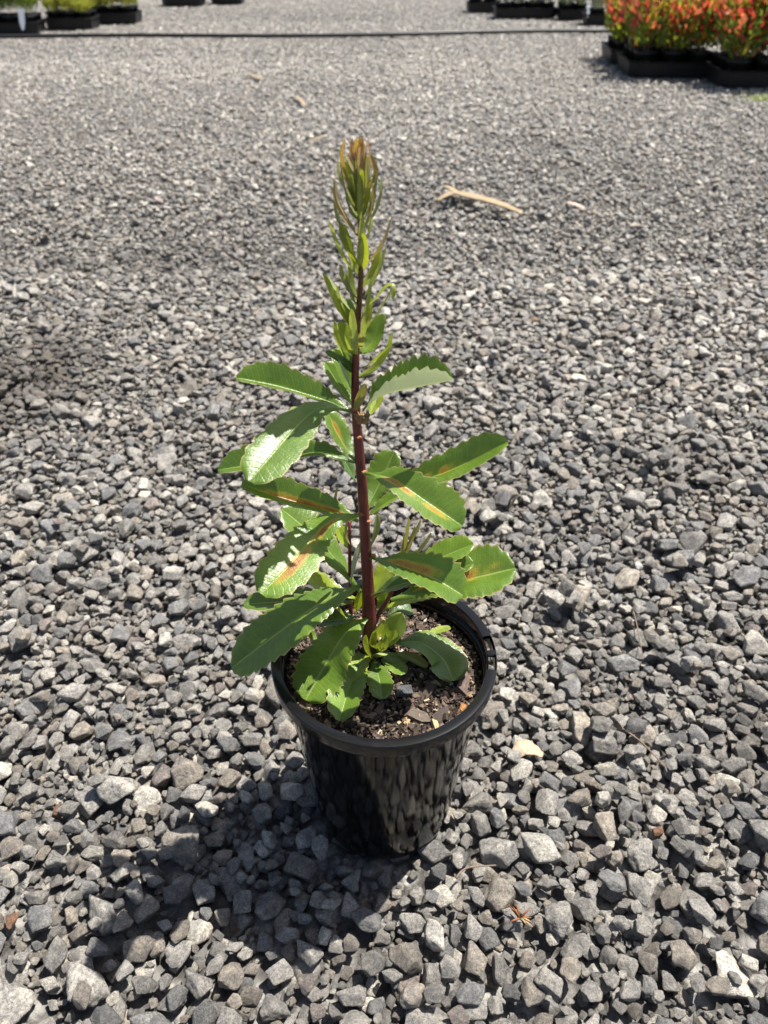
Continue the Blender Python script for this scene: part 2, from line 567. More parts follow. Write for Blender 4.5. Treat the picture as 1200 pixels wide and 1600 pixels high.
ground = mesh_obj('gravel_yard', *(lambda n: ([(-130 + 260 * i / n, -20 + 260 * j / n, 0) for j in range(n + 1) for i in range(n + 1)],
        [(j * (n + 1) + i, j * (n + 1) + i + 1, (j + 1) * (n + 1) + i + 1, (j + 1) * (n + 1) + i) for j in range(n) for i in range(n)]))(4), M_DIRT)
for v in ground.data.vertices: v.co.z = -0.016
tag(ground, kind='structure')

STAINS = [(*at_z(30, 592).xy, .16, .20, .75), (*at_z(1190, 1140).xy, .05, .06, .6), (*at_z(1080, 720).xy, .16, .10, .35), (*at_z(330, 400).xy, .5, .25, .25)]
def stone_rows(rows, res_protos):
    pos = np.array([(x, y, z) for x, y, z, k, j, b in rows], np.float32)
    quat = np.array([tuple(ROTS[k][j]) for x, y, z, k, j, b in rows], np.float32)
    size = np.array([SIZES[b] for x, y, z, k, j, b in rows], np.float32)
    idx = np.array([k for x, y, z, k, j, b in rows], np.int32)
    tint = np.array([stone_tint() for _ in rows], np.float32)
    low = np.array([patchy(x * 0.8 + 20, y * 0.8) for x, y, z, k, j, b in rows], np.float32)
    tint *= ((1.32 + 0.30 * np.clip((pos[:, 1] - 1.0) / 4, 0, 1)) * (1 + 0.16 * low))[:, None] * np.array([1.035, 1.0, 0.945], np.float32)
    for (cx, cy, rx, ry, k) in STAINS:                # earth trodden into the gravel
        q = np.hypot((pos[:, 0] - cx) / rx, (pos[:, 1] - cy) / ry) + 0.5 * low
        m_ = (np.clip(1.25 - q, 0, 1) * k)[:, None]
        tint = tint * (1 - m_) + np.array([0.075, 0.062, 0.050], np.float32) * m_
    return pos, quat, size, idx, tint.astype(np.float32)

def gn_gravel(name, rows, meshes):
    pos, quat, size, idx, tint = rows
    n = len(pos)
    me = bpy.data.meshes.new(name)
    me.vertices.add(n)
    me.vertices.foreach_set('co', pos.ravel())
    def add(nm, typ, data, key):
        a = me.attributes.new(nm, typ, 'POINT')
        a.data.foreach_set(key, np.ascontiguousarray(data).ravel())
    add('rot', 'QUATERNION', quat, 'value')
    add('size', 'FLOAT', size, 'value')
    add('pick', 'INT', idx, 'value')
    add('tint', 'FLOAT_VECTOR', tint, 'vector')
    add('seed', 'FLOAT', rng.uniform(0, 1, n).astype(np.float32), 'value')
    o = link(bpy.data.objects.new(name, me), ground)
    lib = bpy.data.collections.new(name + '_library')
    for i, m in enumerate(meshes):
        lib.objects.link(bpy.data.objects.new('%s_%02d' % (m.name.split('.')[0], i), m))
    g = bpy.data.node_groups.new(name, 'GeometryNodeTree')
    g.interface.new_socket('Geometry', in_out='INPUT', socket_type='NodeSocketGeometry')
    g.interface.new_socket('Geometry', in_out='OUTPUT', socket_type='NodeSocketGeometry')
    gi, go = g.nodes.new('NodeGroupInput'), g.nodes.new('NodeGroupOutput')
    ci = g.nodes.new('GeometryNodeCollectionInfo')
    ci.inputs['Collection'].default_value = lib
    ci.inputs['Separate Children'].default_value = True
    ci.inputs['Reset Children'].default_value = True
    iop = g.nodes.new('GeometryNodeInstanceOnPoints')
    iop.inputs['Pick Instance'].default_value = True
    def named(nm, typ):
        a = g.nodes.new('GeometryNodeInputNamedAttribute')
        a.data_type = typ
        a.inputs['Name'].default_value = nm
        return a.outputs[0]
    g.links.new(gi.outputs[0], iop.inputs['Points'])
    g.links.new(ci.outputs[0], iop.inputs['Instance'])
    g.links.new(named('pick', 'INT'), iop.inputs['Instance Index'])
    g.links.new(named('rot', 'QUATERNION'), iop.inputs['Rotation'])
    g.links.new(named('size', 'FLOAT'), iop.inputs['Scale'])
    g.links.new(iop.outputs[0], go.inputs[0])
    md = o.modifiers.new('gravel', 'NODES')
    md.node_group = g
    tag(o, kind='stuff')
    return o

rows = stone_rows(near.out, None)
pos, quat, size, idx, tint = rows
px, py, dp = project(pos)
# the 300 stones that show largest: big in the picture, in frame, at the top of the bed
gxi = np.clip(((pos[:, 0] - near.x0) / near.res).astype(int), 0, near.nx - 1)
gyi = np.clip(((pos[:, 1] - near.y0) / near.res).astype(int), 0, near.ny - 1)
hz = near.H[gxi, gyi] - LEVEL - 0.006
shown = (px > 10) & (px < 1190) & (py > 20) & (py < 1590) & (hz - pos[:, 2] < size * 0.75) & (np.hypot(pos[:, 0], pos[:, 1] + 0.0) > 0.07)
shown &= ~((np.abs(px - 600) < 165) & (py > 950) & (py < 1330))
score = np.where(shown, size / dp, 0)
top300 = np.argsort(-score)[:300]
# a few stones of the photograph that stand out by colour
for (sx, sy, c) in ((952, 1210, (0.60, 0.57, 0.49)), (870, 1582, (0.58, 0.55, 0.48)), (832, 1520, (0.50, 0.48, 0.43)), (350, 1235, (0.22, 0.13, 0.095)),
                    (368, 1455, (0.22, 0.135, 0.085)), (998, 886, (0.72, 0.71, 0.66)), (1021, 935, (0.68, 0.67, 0.62)), (1048, 868, (0.55, 0.53, 0.48)), (137, 1345, (0.52, 0.49, 0.42)),
                    (623, 322, (0.7, 0.7, 0.67)), (1050, 328, (0.62, 0.62, 0.6)), (95, 328, (0.5, 0.5, 0.5))):
    dist = np.hypot(px - sx, py - sy) + np.where(shown, 0, 1e4) - size / dp * 250
    tint[int(np.argmin(dist))] = [q * 0.62 for q in c]
used = np.zeros(len(pos), bool)
used[top300] = True
for i in top300:
    o = bpy.data.objects.new('stone', MESH4[idx[i]])
    o.location = pos[i].tolist()
    o.rotation_mode = 'QUATERNION'
    o.rotation_quaternion = quat[i].tolist()
    o.scale = [float(size[i])] * 3
    o['tint'] = [float(c) for c in tint[i]]
    o['seed'] = random.random()
    link(o, ground)
gn_gravel('gravel', tuple(a[~used] for a in rows), MESH4)
gn_gravel('distant_gravel', stone_rows(far.out, None), MESH3)
print('stones', len(near.out), len(far.out), 'level', LEVEL, lev_f)

# ------------------------------------------------------------------ the pot
RIM_Z, RIM_R = 0.225, 0.100
def lathe(profile, seg=160, skip=None):
    V, Fc = [], []
    n = len(profile)
    for k in range(seg):
        a = 2 * math.pi * k / seg
        for r, z in profile: V.append((r * math.cos(a), r * math.sin(a), z))
    for k in range(seg):
        k2 = (k + 1) % seg
        for i in range(n - 1):
            if skip and skip(k, i): continue
            if profile[i][0] < 1e-6 and profile[i + 1][0] < 1e-6: continue
            Fc.append((k * n + i, k2 * n + i, k2 * n + i + 1, k * n + i + 1))
    return V, Fc

pot = empty('plant_pot', (0, 0, 0))
tag(pot, 'glossy black plastic nursery pot standing on the gravel in the foreground', 'pot')
def wall_r(z): return 0.0690 + (0.0915 - 0.0690) * (z / 0.214)
prof = [(0.0, 0.004), (0.056, 0.004), (0.060, -0.001), (0.0660, -0.001), (0.0680, 0.0008), (0.0690, 0.004)]
prof += [(wall_r(z), z) for z in np.linspace(0.012, 0.206, 22)]
prof += [(0.0925, 0.2085), (0.0925, 0.214)]
prof += [(0.0900, 0.214)] + [(wall_r(z) - 0.0018, z) for z in np.linspace(0.2, 0.02, 12)] + [(0.0, 0.010)]
V, Fc = lathe(prof)
wall = mesh_obj('wall', V, Fc, M_POT, pot)
def slot(k, i):
    a = (k / 240 * 360 + 180) % 360 - 180
    return i in (4, 5) and (-13.0 < a < -2.0 or 0.5 < a < 11.5)
rim_prof = [(0.0905, 0.206), (0.0905, RIM_Z - 0.004), (0.0908, RIM_Z - 0.0012), (0.0914, RIM_Z - 0.0003), (0.0938, RIM_Z), (0.0955, RIM_Z), (0.0972, RIM_Z),
            (0.0990, RIM_Z - 0.0003), (0.0998, RIM_Z - 0.0010), (RIM_R, RIM_Z - 0.0022), (0.0993, RIM_Z - 0.0128), (0.0988, RIM_Z - 0.0133), (0.0978, RIM_Z - 0.0128),
            (0.0982, RIM_Z - 0.004), (0.0925, RIM_Z - 0.0035), (0.0921, 0.206), (0.0905, 0.206)]
def slot2(k, i): return slot(k, i) or (slot(k, 4) and i in (3, 6, 13))
V, Fc = lathe(rim_prof, 240, slot2)
rim = mesh_obj('rim', V, Fc, M_RIM, pot)
rim.data.set_sharp_from_angle(angle=math.radians(28))

# ------------------------------------------------------------------ potting mix
SOIL_Z = 0.198
def soil_h(x, y):
    r = math.hypot(x, y)
    return SOIL_Z + 0.0035 * noise.fractal(Vector((x * 30, y * 30, 2.0)), 0.8, 2.0, 4) + 0.006 * math.exp(-((x + 0.014) ** 2 + (y - 0.02) ** 2) / 0.0012) - 0.05 * max(0, r - 0.084)
V, Fc = [(0, 0, soil_h(0, 0))], []
NR, NS = 30, 72
for i in range(1, NR + 1):
    for k in range(NS):
        a = 2 * math.pi * k / NS
        r = 0.0895 * i / NR
        V.append((r * math.cos(a), r * math.sin(a), soil_h(r * math.cos(a), r * math.sin(a))))
for k in range(NS):
    Fc.append((0, 1 + k, 1 + (k + 1) % NS))
    for i in range(NR - 1):
        a, b = 1 + i * NS + k, 1 + i * NS + (k + 1) % NS
        Fc.append((a, a + NS, b + NS, b))
soil = mesh_obj('potting_mix', V, Fc, M_SOIL)
tag(soil, 'dark crumbly potting mix with bark chips filling the black pot', 'potting mix', kind='stuff')

def chip_mesh(k):
    r = np.random.default_rng(500 + k)
    n = int(r.integers(5, 8))
    ang = np.sort(r.uniform(0, 2 * np.pi, n) * 0.3 + np.arange(n) * 2 * np.pi / n)
    rad = r.uniform(0.75, 1.1, n)
    asp = r.uniform(0.25, 0.7)
    th = r.uniform(0.08, 0.2)
    top = [(math.cos(a) * q, math.sin(a) * q * asp, th + r.uniform(-.06, .06)) for a, q in zip(ang, rad)]
    bot = [(math.cos(a) * q * 1.05, math.sin(a) * q * asp * 1.08, -th + r.uniform(-.06, .06)) for a, q in zip(ang, rad)]
    me = bpy.data.meshes.new('bark_chip')
    me.from_pydata(top + bot + [(0, 0, th * 1.35)], [], [(i, (i + 1) % n, 2 * n) for i in range(n)] + [tuple(range(2 * n - 1, n - 1, -1))] + [(i, i + n, (i + 1) % n + n, (i + 1) % n) for i in range(n)])
    me.materials.append(M_CHIP)
    return me
CHIPS = [chip_mesh(k) for k in range(12)]
def soil_pt(rmax=0.086):
    r = rmax * math.sqrt(random.random())
    a = random.uniform(0, 6.283)
    return r * math.cos(a), r * math.sin(a)
CH_TINT = [(0.046, 0.033, 0.025), (0.075, 0.052, 0.038), (0.13, 0.092, 0.070), (0.036, 0.025, 0.02), (0.30, 0.21, 0.12), (0.42, 0.32, 0.20), (0.15, 0.12, 0.11), (0.085, 0.060, 0.048)]
def chip(x, y, size, tint, tilt=0.35, mesh=None, dz=0.35):
    o = bpy.data.objects.new('bark_chip', mesh or random.choice(CHIPS))
    o.location = (x, y, soil_h(x, y) + size * dz * 0.5)
    o.rotation_euler = (random.gauss(0, tilt), random.gauss(0, tilt), random.uniform(0, 6.283))
    o.scale = (size, size, size)
    o['tint'] = list(tint)
    return link(o, soil)
for i in range(250):
    x, y = soil_pt()
    chip(x, y, random.uniform(0.0030, 0.0085) * (1.3 if random.random() < 0.12 else 1), random.choices(CH_TINT, (5, 5, 4, 4, 2.2, 1.8, 2, 3))[0])
for pxx, pyy, s_, tn in ((725, 1072, 0.0145, (0.12, 0.085, 0.075)), (652, 1122, 0.0150, (0.115, 0.090, 0.072)), (668, 1084, 0.012, (0.07, 0.05, 0.042)), (682, 1066, 0.007, (0.40, 0.34, 0.22)),
                         (690, 1120, 0.011, (0.06, 0.045, 0.04)), (722, 1108, 0.009, (0.34, 0.17, 0.06)), (684, 1140, 0.009, (0.45, 0.36, 0.2)), (640, 958, 0.011, (0.16, 0.12, 0.10)), (495, 1085, 0.011, (0.10, 0.07, 0.05))):
    p = at_z(pxx, pyy, SOIL_Z)
    chip(p.x, p.y, s_, tn, 0.22)
p = at_z(630, 1085, SOIL_Z)
o = bpy.data.objects.new('stone', MESH4[5])
o.location = (p.x, p.y, SOIL_Z + 0.005); o.scale = (0.0095,) * 3; o['tint'] = (0.16, 0.17, 0.18); o['seed'] = 0.4
link(o, soil)
# slivers of wood lying about
def crumbs(n):
    V, Fc, C = [], [], []
    for i in range(n):
        x, y = soil_pt(0.0885)
        L = random.uniform(0.0009, 0.0028)
        W = L * random.uniform(0.3, 0.9)
        if random.random() < 0.14: L *= 2.4; W *= 0.6
        R = Euler((random.gauss(0, 0.5), random.gauss(0, 0.5), random.uniform(0, 6.283))).to_matrix()
        c0 = Vector((x, y, soil_h(x, y) + random.uniform(-0.0002, 0.0022)))
        b = len(V)
        for sx in (-1, 1):
            for sy in (-1, 1):
                for sz in (-1, 1):
                    V.append(c0 + R @ Vector((sx * L * random.uniform(.7, 1.1), sy * W * random.uniform(.6, 1.1), sz * W * random.uniform(.2, .6))))
        Fc += [tuple(b + q for q in f) for f in ((0, 1, 3, 2), (4, 6, 7, 5), (0, 4, 5, 1), (2, 3, 7, 6), (0, 2, 6, 4), (1, 5, 7, 3))]
        t_ = random.choices(CH_TINT + [(0.6, 0.56, 0.48)], (5, 5, 4, 5, 2, 1.6, 2, 3, 0.35))[0]
        C += [(*t_, 1)] * 6
    o = mesh_obj('crumbs', V, Fc, M_FINE, soil, False)
    a = o.data.color_attributes.new('col', 'FLOAT_COLOR', 'CORNER')
    arr = np.repeat(np.array(C, np.float32), 4, axis=0)
    a.data.foreach_set('color', arr.ravel())
    o['kind'] = 'stuff'
crumbs(4200)

# ------------------------------------------------------------------ the plant
YS = 0.02                                           # the stem's plane
def P3(px_, py_, dy=0.0): return at_y(px_, py_, YS + dy)
def P3L(px_, py_, dy=0.0):
    """the same for a leaf, which lies on the potting mix rather than in it"""
    p = P3(px_, py_, dy)
    if p.z < 0.208 and math.hypot(p.x, p.y) < 0.095: p = at_z(px_, py_, 0.208)
    return p
plant = empty('banksia_sapling', tuple(P3(578, 1030)))
tag(plant, 'young upright shrub with serrated green leaves and dark red stem, in the black pot', 'shrub')
def plant_mesh(name, V, Fc, mat, smooth=True):
    o = mesh_obj(name, V, Fc, mat, None, smooth)
    o.parent = plant
    o.matrix_parent_inverse = Matrix.Translation(-plant.location)
    return o

STEM = [(578, 1062), (578, 1025), (577, 970), (574, 900), (570, 830), (566, 760), (560, 690), (556, 640), (555, 590), (557, 540), (560, 490), (564, 427), (562, 352), (560, 300), (560, 246)]
SR = [13, 12.5, 11.5, 8.8, 8.3, 8.0, 7.7, 7.2, 6.0, 5.3, 4.8, 4.2, 3.3, 2.7, 2.1]
pts = [P3(*p) for p in STEM]
path = spline(pts, 84)
scl = [depth(p) / FPX for p in pts]
rad = np.interp(np.linspace(0, 1, 85), np.linspace(0, 1, len(SR)), [r * s_ for r, s_ in zip(SR, scl)])
plant_mesh('stem', *tube(path, list(rad), 16, 0.09), M_STEM)
def side_stem(P, r0, r1):
    pth = spline([P3(*p) for p in P], 16)
    plant_mesh('side_stem', *tube(pth, list(np.linspace(r0, r1, 17)), 8, 0.06), M_STEM)
side_stem([(556, 1035, 0.0), (549, 980, 0.006), (547, 900, 0.010), (546, 815, 0.012)], 0.0026, 0.0013)
side_stem([(580, 985, 0.0), (594, 955, 0.006), (612, 925, 0.012), (632, 868, 0.020)], 0.0024, 0.0014)
side_stem([(585, 1010, -0.002), (612, 995, 0.0), (640, 1012, -0.004)], 0.0024, 0.0016)
side_stem([(580, 1030, -0.004), (590, 1018, -0.008), (600, 1000, -0.010)], 0.0022, 0.0015)
side_stem([(576, 1025, -0.004), (568, 1035, -0.012), (562, 1046, -0.02)], 0.0020, 0.0014)

WU = [0, .05, .12, .25, .4, .55, .7, .82, .9, .96, 1.0]
SHAPES = {'broad': [.07, .09, .16, .42, .68, .88, 1.0, .98, .86, .62, .22],
          'lance': [.08, .10, .20, .52, .80, .96, 1.0, .88, .68, .44, .10],
          'round': [.08, .12, .28, .60, .84, .97, 1.0, .94, .80, .58, .20],
          'young': [.35, .42, .58, .80, .95, 1.0, .95, .84, .70, .54, .25]}
def leaf(P, wpx, tint, rust=0.0, fold=(28, 28), roll=0.0, shape='broad', teeth=9, amp=0.17, recurve=0.10, wave=0.05, twist=0.0, veins=24):
    """P: base to tip; wpx: full width; fold: (far half, near half) in degrees above flat."""
    pts = [P3L(*p) for p in P] if P else SURVEY[0]
    n = max(teeth * 6, 14)
    sp = spline(pts, n)
    mid = sp[n // 2]
    W = wpx * 1.12 / 2 * depth(mid) / FPX
    stem_x = at_y(566, P[0][1], YS) if P else pts[0]
    Rr = Vector((mid.x - stem_x.x, mid.y - stem_x.y, 0))
    Rr = Rr.normalized() if Rr.length > 1e-5 else Vector((0, -1, 0))
    V, Fc, LU, LV = [], [], [], []
    cols = [-1, -.8, -.55, -.3, -.1, 0, .1, .3, .55, .8, 1]
    sd_ = random.uniform(0, 40)
    for i, p in enumerate(sp):
        u = i / n
        T = (sp[min(i + 1, n)] - sp[max(i - 1, 0)]).normalized()
        ref = Vector((0, 0, 1)) - Rr * (0.9 * max(0, T.z))
        N = (ref - T * ref.dot(T)).normalized()
        N.rotate(Quaternion(T, math.radians(roll + twist * u)))
        S = T.cross(N).normalized()
        w = W * float(np.interp(u, WU, SHAPES[shape]))
        for v in cols:
            far_side = (S.y * v) > 0
            fo = math.radians(fold[0] if far_side else fold[1]) * min(1, 0.45 + u * 1.2)
            ww = w
            if teeth and u > 0.16 and u < 0.99:
                ph = u * teeth + (0.35 if v > 0 else 0) + 0.75 * noise.noise(Vector((u * 3.5, sd_, 5.0 * (v > 0))))
                fr = ph - math.floor(ph)
                saw = fr if fr < 0.82 else (1 - fr) / 0.18 * 0.82
                aa = amp * (0.6 + 0.8 * abs(noise.noise(Vector((math.floor(ph) * 1.7, sd_, 3.0)))))
                ww = w * (1 + aa * (saw - 0.5) * abs(v) ** 5 * 1.6)
            av = abs(v)
            off_s = av * ww * math.cos(fo)
            off_n = av * ww * math.sin(fo) - recurve * W * av ** 3
            off_n += W * wave * av * (noise.noise(Vector((u * 5.0, v * 1.2, sd_))) * 2.2)
            q = p + S * (math.copysign(off_s, v) if v else 0) + N * off_n
            V.append(q)
            LU.append(u)
            LV.append(v)
    m = len(cols)
    for i in range(n):
        for j in range(m - 1):
            a = i * m + j
            Fc.append((a, a + m, a + m + 1, a + 1))
    o = plant_mesh('leaf', V, Fc, M_LEAF)
    # front faces look along the upper side
    me = o.data
    for nm, d in (('lu', LU), ('lv', LV)):
        a = me.attributes.new(nm, 'FLOAT', 'POINT')
        a.data.foreach_set('value', d)
    k = len(me.polygons) // 2
    i0 = n // 2
    T = (sp[i0 + 1] - sp[i0 - 1]).normalized()
    ref = Vector((0, 0, 1)) - Rr * (0.9 * max(0, T.z))
    N = (ref - T * ref.dot(T)).normalized()
    N.rotate(Quaternion(T, math.radians(roll + twist * 0.5)))
    if (me.polygons[i0 * (m - 1) + 5].normal + me.polygons[i0 * (m - 1) + 4].normal).dot(N) < 0: me.flip_normals()
    o['tint'] = list(tint)
    o['rust'] = float(rust)
    o['pale'] = 0.10 if shape == 'young' else 0.78
    o['veins'] = float(veins)
    o['seed'] = random.random()
    return o

G0 = (0.074, 0.135, 0.017)
G1 = (0.094, 0.166, 0.019)
G2 = (0.122, 0.208, 0.022)
GY = (0.215, 0.285, 0.024)
GD = (0.055, 0.110, 0.024)
YO = (0.27, 0.27, 0.065)
OL = (0.20, 0.19, 0.06)
OR = (0.33, 0.19, 0.11)
# --- the tiers of mature leaves
leaf([(550, 642, 0), (510, 626, .004), (440, 605, .006), (369, 590, .004)], 68, G1, 0, (66, 30), 0, 'broad', 12)
leaf([(549, 640, -.004), (505, 636, -.016), (470, 660, -.030), (430, 705, -.060), (390, 752, -.084)], 70, G1, 0, (14, 10), -14, 'broad', 10, wave=.04)
leaf([(556, 722, 0), (500, 706, .010), (425, 722, .016), (341, 734, .014)], 64, G0, 0.3, (62, 26), 0, 'broad', 11)
leaf([(560, 812, 0), (525, 800, .004), (455, 782, .008), (377, 757, .010)], 66, G1, 1.6, (64, 30), 0, 'broad', 12)
leaf([(560, 803, -.004), (522, 812, -.014), (488, 842, -.026), (452, 884, -.054), (408, 928, -.078)], 72, G2, 1.5, (14, 10), -14, 'broad', 11, wave=.04)
leaf([(566, 925, .002), (520, 868, .018), (482, 830, .028), (440, 795, .034)], 62, G1, 0, (20, 16), 0, 'broad', 10)
leaf([(560, 935, .004), (515, 922, .014), (473, 892, .022)], 34, GY, 0, (30, 20), 0, 'lance', 8)
leaf([(562, 914, -.002), (508, 938, -.014), (440, 985, -.034), (362, 1044, -.052)], 92, G1, 0.35, (16, 12), 0, 'broad', 17, amp=.16, wave=.05)
leaf([(552, 940, .002), (470, 940, .006), (381, 944, .006)], 50, G0, 0, (30, 20), 0, 'round', 10)
leaf([(573, 965, -.006), (538, 992, -.020), (508, 1040, -.034), (478, 1094, -.044)], 82, G2, 0, (12, 8), 0, 'round', 14, amp=.16, wave=.05)
leaf([(572, 1036, -.006), (549, 1068, -.018), (530, 1127, -.030)], 60, G2, 0, (34, 34), 0, 'round', 11)
leaf([(560, 1018, -.004), (560, 1034, -.012), (545, 1064, -.020)], 40, GY, 0, (30, 26), 0, 'round', 8)
leaf([(584, 1030, -.008), (592, 1058, -.016), (598, 1092, -.022)], 38, G1, 0, (20, 20), 0, 'round', 8)
leaf([(596, 1030, -.006), (614, 1040, -.010), (634, 1052, -.012)], 26, G2, 0, (20, 20), 0, 'round', 7)
leaf([(592, 1018, -.006), (610, 1028, -.008), (640, 1030, -.008)], 20, G2, 0, (20, 20), 0, 'round', 7)
leaf([(596, 1018, -.008), (612, 988, -.008), (628, 958, -.004)], 34, (0.17, 0.25, 0.032), 0, (22, 22), 75, 'lance', 9, amp=.08)
leaf([(618, 1004, -.004), (655, 1004, -.008), (692, 1030, -.018), (709, 1064, -.026)], 66, G1, 0, (14, 26), 0, 'round', 10, amp=.07)
leaf([(668, 990, .006), (686, 985, .008), (704, 981, .008)], 14, GY, 0, (20, 20), 0, 'young', 0)
leaf([(622, 1020, -.008), (645, 1028, -.014), (668, 1042, -.018)], 18, YO, 0, (20, 20), 0, 'young', 0)
leaf([(575, 868, -.002), (626, 884, -.014), (678, 904, -.026), (723, 930, -.034)], 80, G1, 1.4, (50, 20), 0, 'broad', 12)
leaf([(610, 935, .004), (680, 915, .006), (745, 902, .004), (805, 888, .002)], 92, G1, 1.7, (46, 12), 0, 'broad', 13)
leaf([(628, 900, .012), (682, 874, .018), (740, 850, .018)], 50, G2, 0, (30, 20), 0, 'round', 11)
leaf([(632, 915, .008), (690, 898, .010), (740, 880, .010)], 50, G0, 0, (34, 26), 0, 'round', 11)
leaf([(578, 930, -.004), (612, 918, -.012), (655, 905, -.018)], 38, GD, 0, (38, 20), 0, 'lance', 9)
leaf([(582, 935, .010), (598, 905, .020), (612, 882, .026)], 38, GY, 0, (18, 18), 0, 'round', 9)
leaf([(600, 950, .008), (640, 935, .010), (690, 925, .010)], 30, GY, 0, (30, 20), 0, 'lance', 9)
leaf([(566, 640, 0), (598, 618, -.002), (645, 607, .002), (708, 594, .004)], 100, G1, 0, (78, 64), 0, 'broad', 13, twist=0)
leaf([(576, 650, .004), (586, 632, .012), (594, 612, .018)], 24, GY, 0, (20, 20), 0, 'lance', 7)
leaf([(580, 800, .006), (640, 760, .012), (715, 730, .012), (794, 690, .008)], 66, G1, 1.7, (58, 20), 0, 'broad', 12)
leaf([(570, 737, -.004), (615, 750, -.016), (668, 785, -.030), (722, 822, -.040)], 80, G1, 1.6, (52, 16), 0, 'broad', 13)
leaf([(570, 800, .008), (590, 762, .024), (616, 706, .038)], 52, G1, 0.2, (22, 22), 0, 'broad', 10)
leaf([(572, 808, .002), (598, 789, .002), (626, 772, .002)], 26, G2, 0, (32, 22), 0, 'lance', 8)
leaf([(577, 862, -.006), (586, 832, -.010), (589, 802, -.010)], 17, (0.17, 0.2, 0.09), 0, (20, 20), 180, 'lance', 0)
leaf([(554, 718, .004), (536, 692, .014), (512, 644, .026)], 38, G1, 1.6, (26, 26), 0, 'broad', 9)
leaf([(556, 752, .006), (543, 728, .014), (528, 705, .022)], 24, GD, 0, (22, 22), 0, 'lance', 7)
leaf([(552, 634, .004), (532, 606, .014), (508, 566, .022)], 34, G1, 0, (28, 28), 0, 'broad', 9)
leaf([(553, 622, .006), (540, 590, .014), (522, 545, .020)], 30, G1, 0, (28, 28), 0, 'broad', 8)
leaf([(552, 612, .000), (538, 588, -.004), (528, 560, -.004)], 20, GD, 0, (28, 28), 0, 'lance', 7)
leaf([(556, 640, -.008), (562, 622, -.010), (570, 600, -.010)], 15, OL, 0, (24, 24), 180, 'young', 0)
leaf([(546, 858, .010), (536, 842, .016), (525, 818, .020)], 22, GY, 0, (24, 24), 0, 'lance', 8)
leaf([(526, 800, .012), (526, 780, .012), (529, 758, .010)], 10, OL, 0, (40, 40), 180, 'young', 0)
leaf([(547, 912, .004), (556, 880, .002), (567, 842, .002)], 14, (0.14, 0.19, 0.07), 0, (30, 30), 160, 'lance', 0)
leaf([(547, 850, .004), (542, 832, .000), (546, 808, .002)], 10, OL, 0, (40, 40), 170, 'young', 0)
leaf([(546, 970, -.002), (532, 958, -.006), (517, 942, -.008)], 20, GY, 0, (24, 24), 0, 'round', 6)
leaf([(556, 962, -.002), (530, 968, -.006), (495, 972, -.008)], 34, GD, 0, (24, 24), 0, 'round', 8)
leaf([(556, 958, .004), (560, 940, .004), (566, 920, .004)], 20, GY, 0, (24, 24), 0, 'round', 7)
leaf([(500, 1010, .004), (488, 998, .006), (480, 985, .008)], 20, G2, 0, (24, 24), 0, 'round', 7)
leaf([(590, 960, .012), (600, 945, .018), (604, 920, .022)], 26, G1, 0, (24, 24), 0, 'round', 7)
leaf([(606, 962, .010), (625, 952, .014), (645, 955, .016)], 30, GD, 0, (20, 20), 0, 'round', 8)
# --- side shoots' folded young leaves
for P in ([(630, 866, .020), (632, 838, .020), (638, 808, .020)], [(632, 862, .020), (642, 838, .019), (657, 812, .020)], [(634, 868, .020), (640, 842, .022), (648, 822, .024)],
          [(646, 870, .018), (658, 852, .018), (673, 832, .020)], [(626, 868, .020), (628, 850, .022), (630, 838, .022)]):
    leaf(P, 12, OL, 0, (46, 46), 180, 'young', 0)
for P, w in (([(582, 1030, -.010), (576, 1012, -.014), (572, 992, -.014)], 13), ([(600, 1012, -.010), (612, 1000, -.012), (618, 984, -.012)], 12), ([(586, 1000, -.012), (590, 985, -.016), (600, 968, -.018)], 13), ([(590, 1016, -.012), (584, 1004, -.014), (586, 985, -.016)], 12), ([(592, 1018, -.014), (590, 1010, -.018), (594, 1000, -.018)], 9), ([(596, 1018, -.014), (600, 1010, -.016), (606, 998, -.016)], 10),
             ([(584, 1026, -.016), (592, 1020, -.020), (606, 1022, -.022)], 13), ([(588, 1012, -.012), (598, 1004, -.014), (602, 990, -.012)], 12)):
    leaf(P, w * 1.1, (0.20, 0.25, 0.045), 0, (38, 38), 130, 'young', 0)
# --- the leading shoot: narrow, still folded leaves; (x, y) in the shoot's own survey, quarter pixels
def sh(P, w, tint, dy, roll=0, teeth=0, fold=(34, 34), amp=.07):
    L = [(440 + x / 4, 190 + y / 4) for x, y in P]
    m = len(L) - 1
    leaf([(x, y, dy * (i / m) ** 1.2) for i, (x, y) in enumerate(L)], w / 4 * 1.12, tint, 0, fold, roll + random.choice((-1, 1)) * random.uniform(15, 45), 'young', teeth, amp)
Y1 = (0.225, 0.275, 0.04)
Y2 = (0.165, 0.205, 0.04)
BR = (0.26, 0.19, 0.075)
sh([(460, 1320), (400, 1230), (325, 1120), (258, 950)], 62, Y1, -.004, 0, 8)
sh([(465, 1230), (390, 1110), (335, 1030), (295, 960)], 62, Y2, .008, 180)
sh([(478, 1160), (440, 1060), (412, 950)], 78, (0.17, 0.19, 0.12), -.012, 180)
sh([(480, 960), (390, 870), (330, 750), (290, 618)], 58, Y1, -.004, 0, 7)
sh([(478, 890), (410, 760), (372, 630)], 58, Y2, -.010, 180)
sh([(498, 930), (514, 820), (512, 698)], 74, Y1, -.014, 180)
sh([(520, 910), (600, 820), (655, 730), (695, 590)], 46, BR, .004, 0)
sh([(515, 1100), (580, 1000), (630, 900), (655, 785)], 62, Y1, .002, 0, 6)
sh([(505, 1175), (580, 1120), (655, 1040), (690, 1030), (695, 1110)], 46, Y1, -.006, 0, 5)
sh([(515, 1305), (590, 1215), (660, 1110), (690, 1045)], 34, Y2, .004, 0)
sh([(498, 1440), (570, 1370), (635, 1205)], 112, G2, .010, 0, 7, (26, 26))
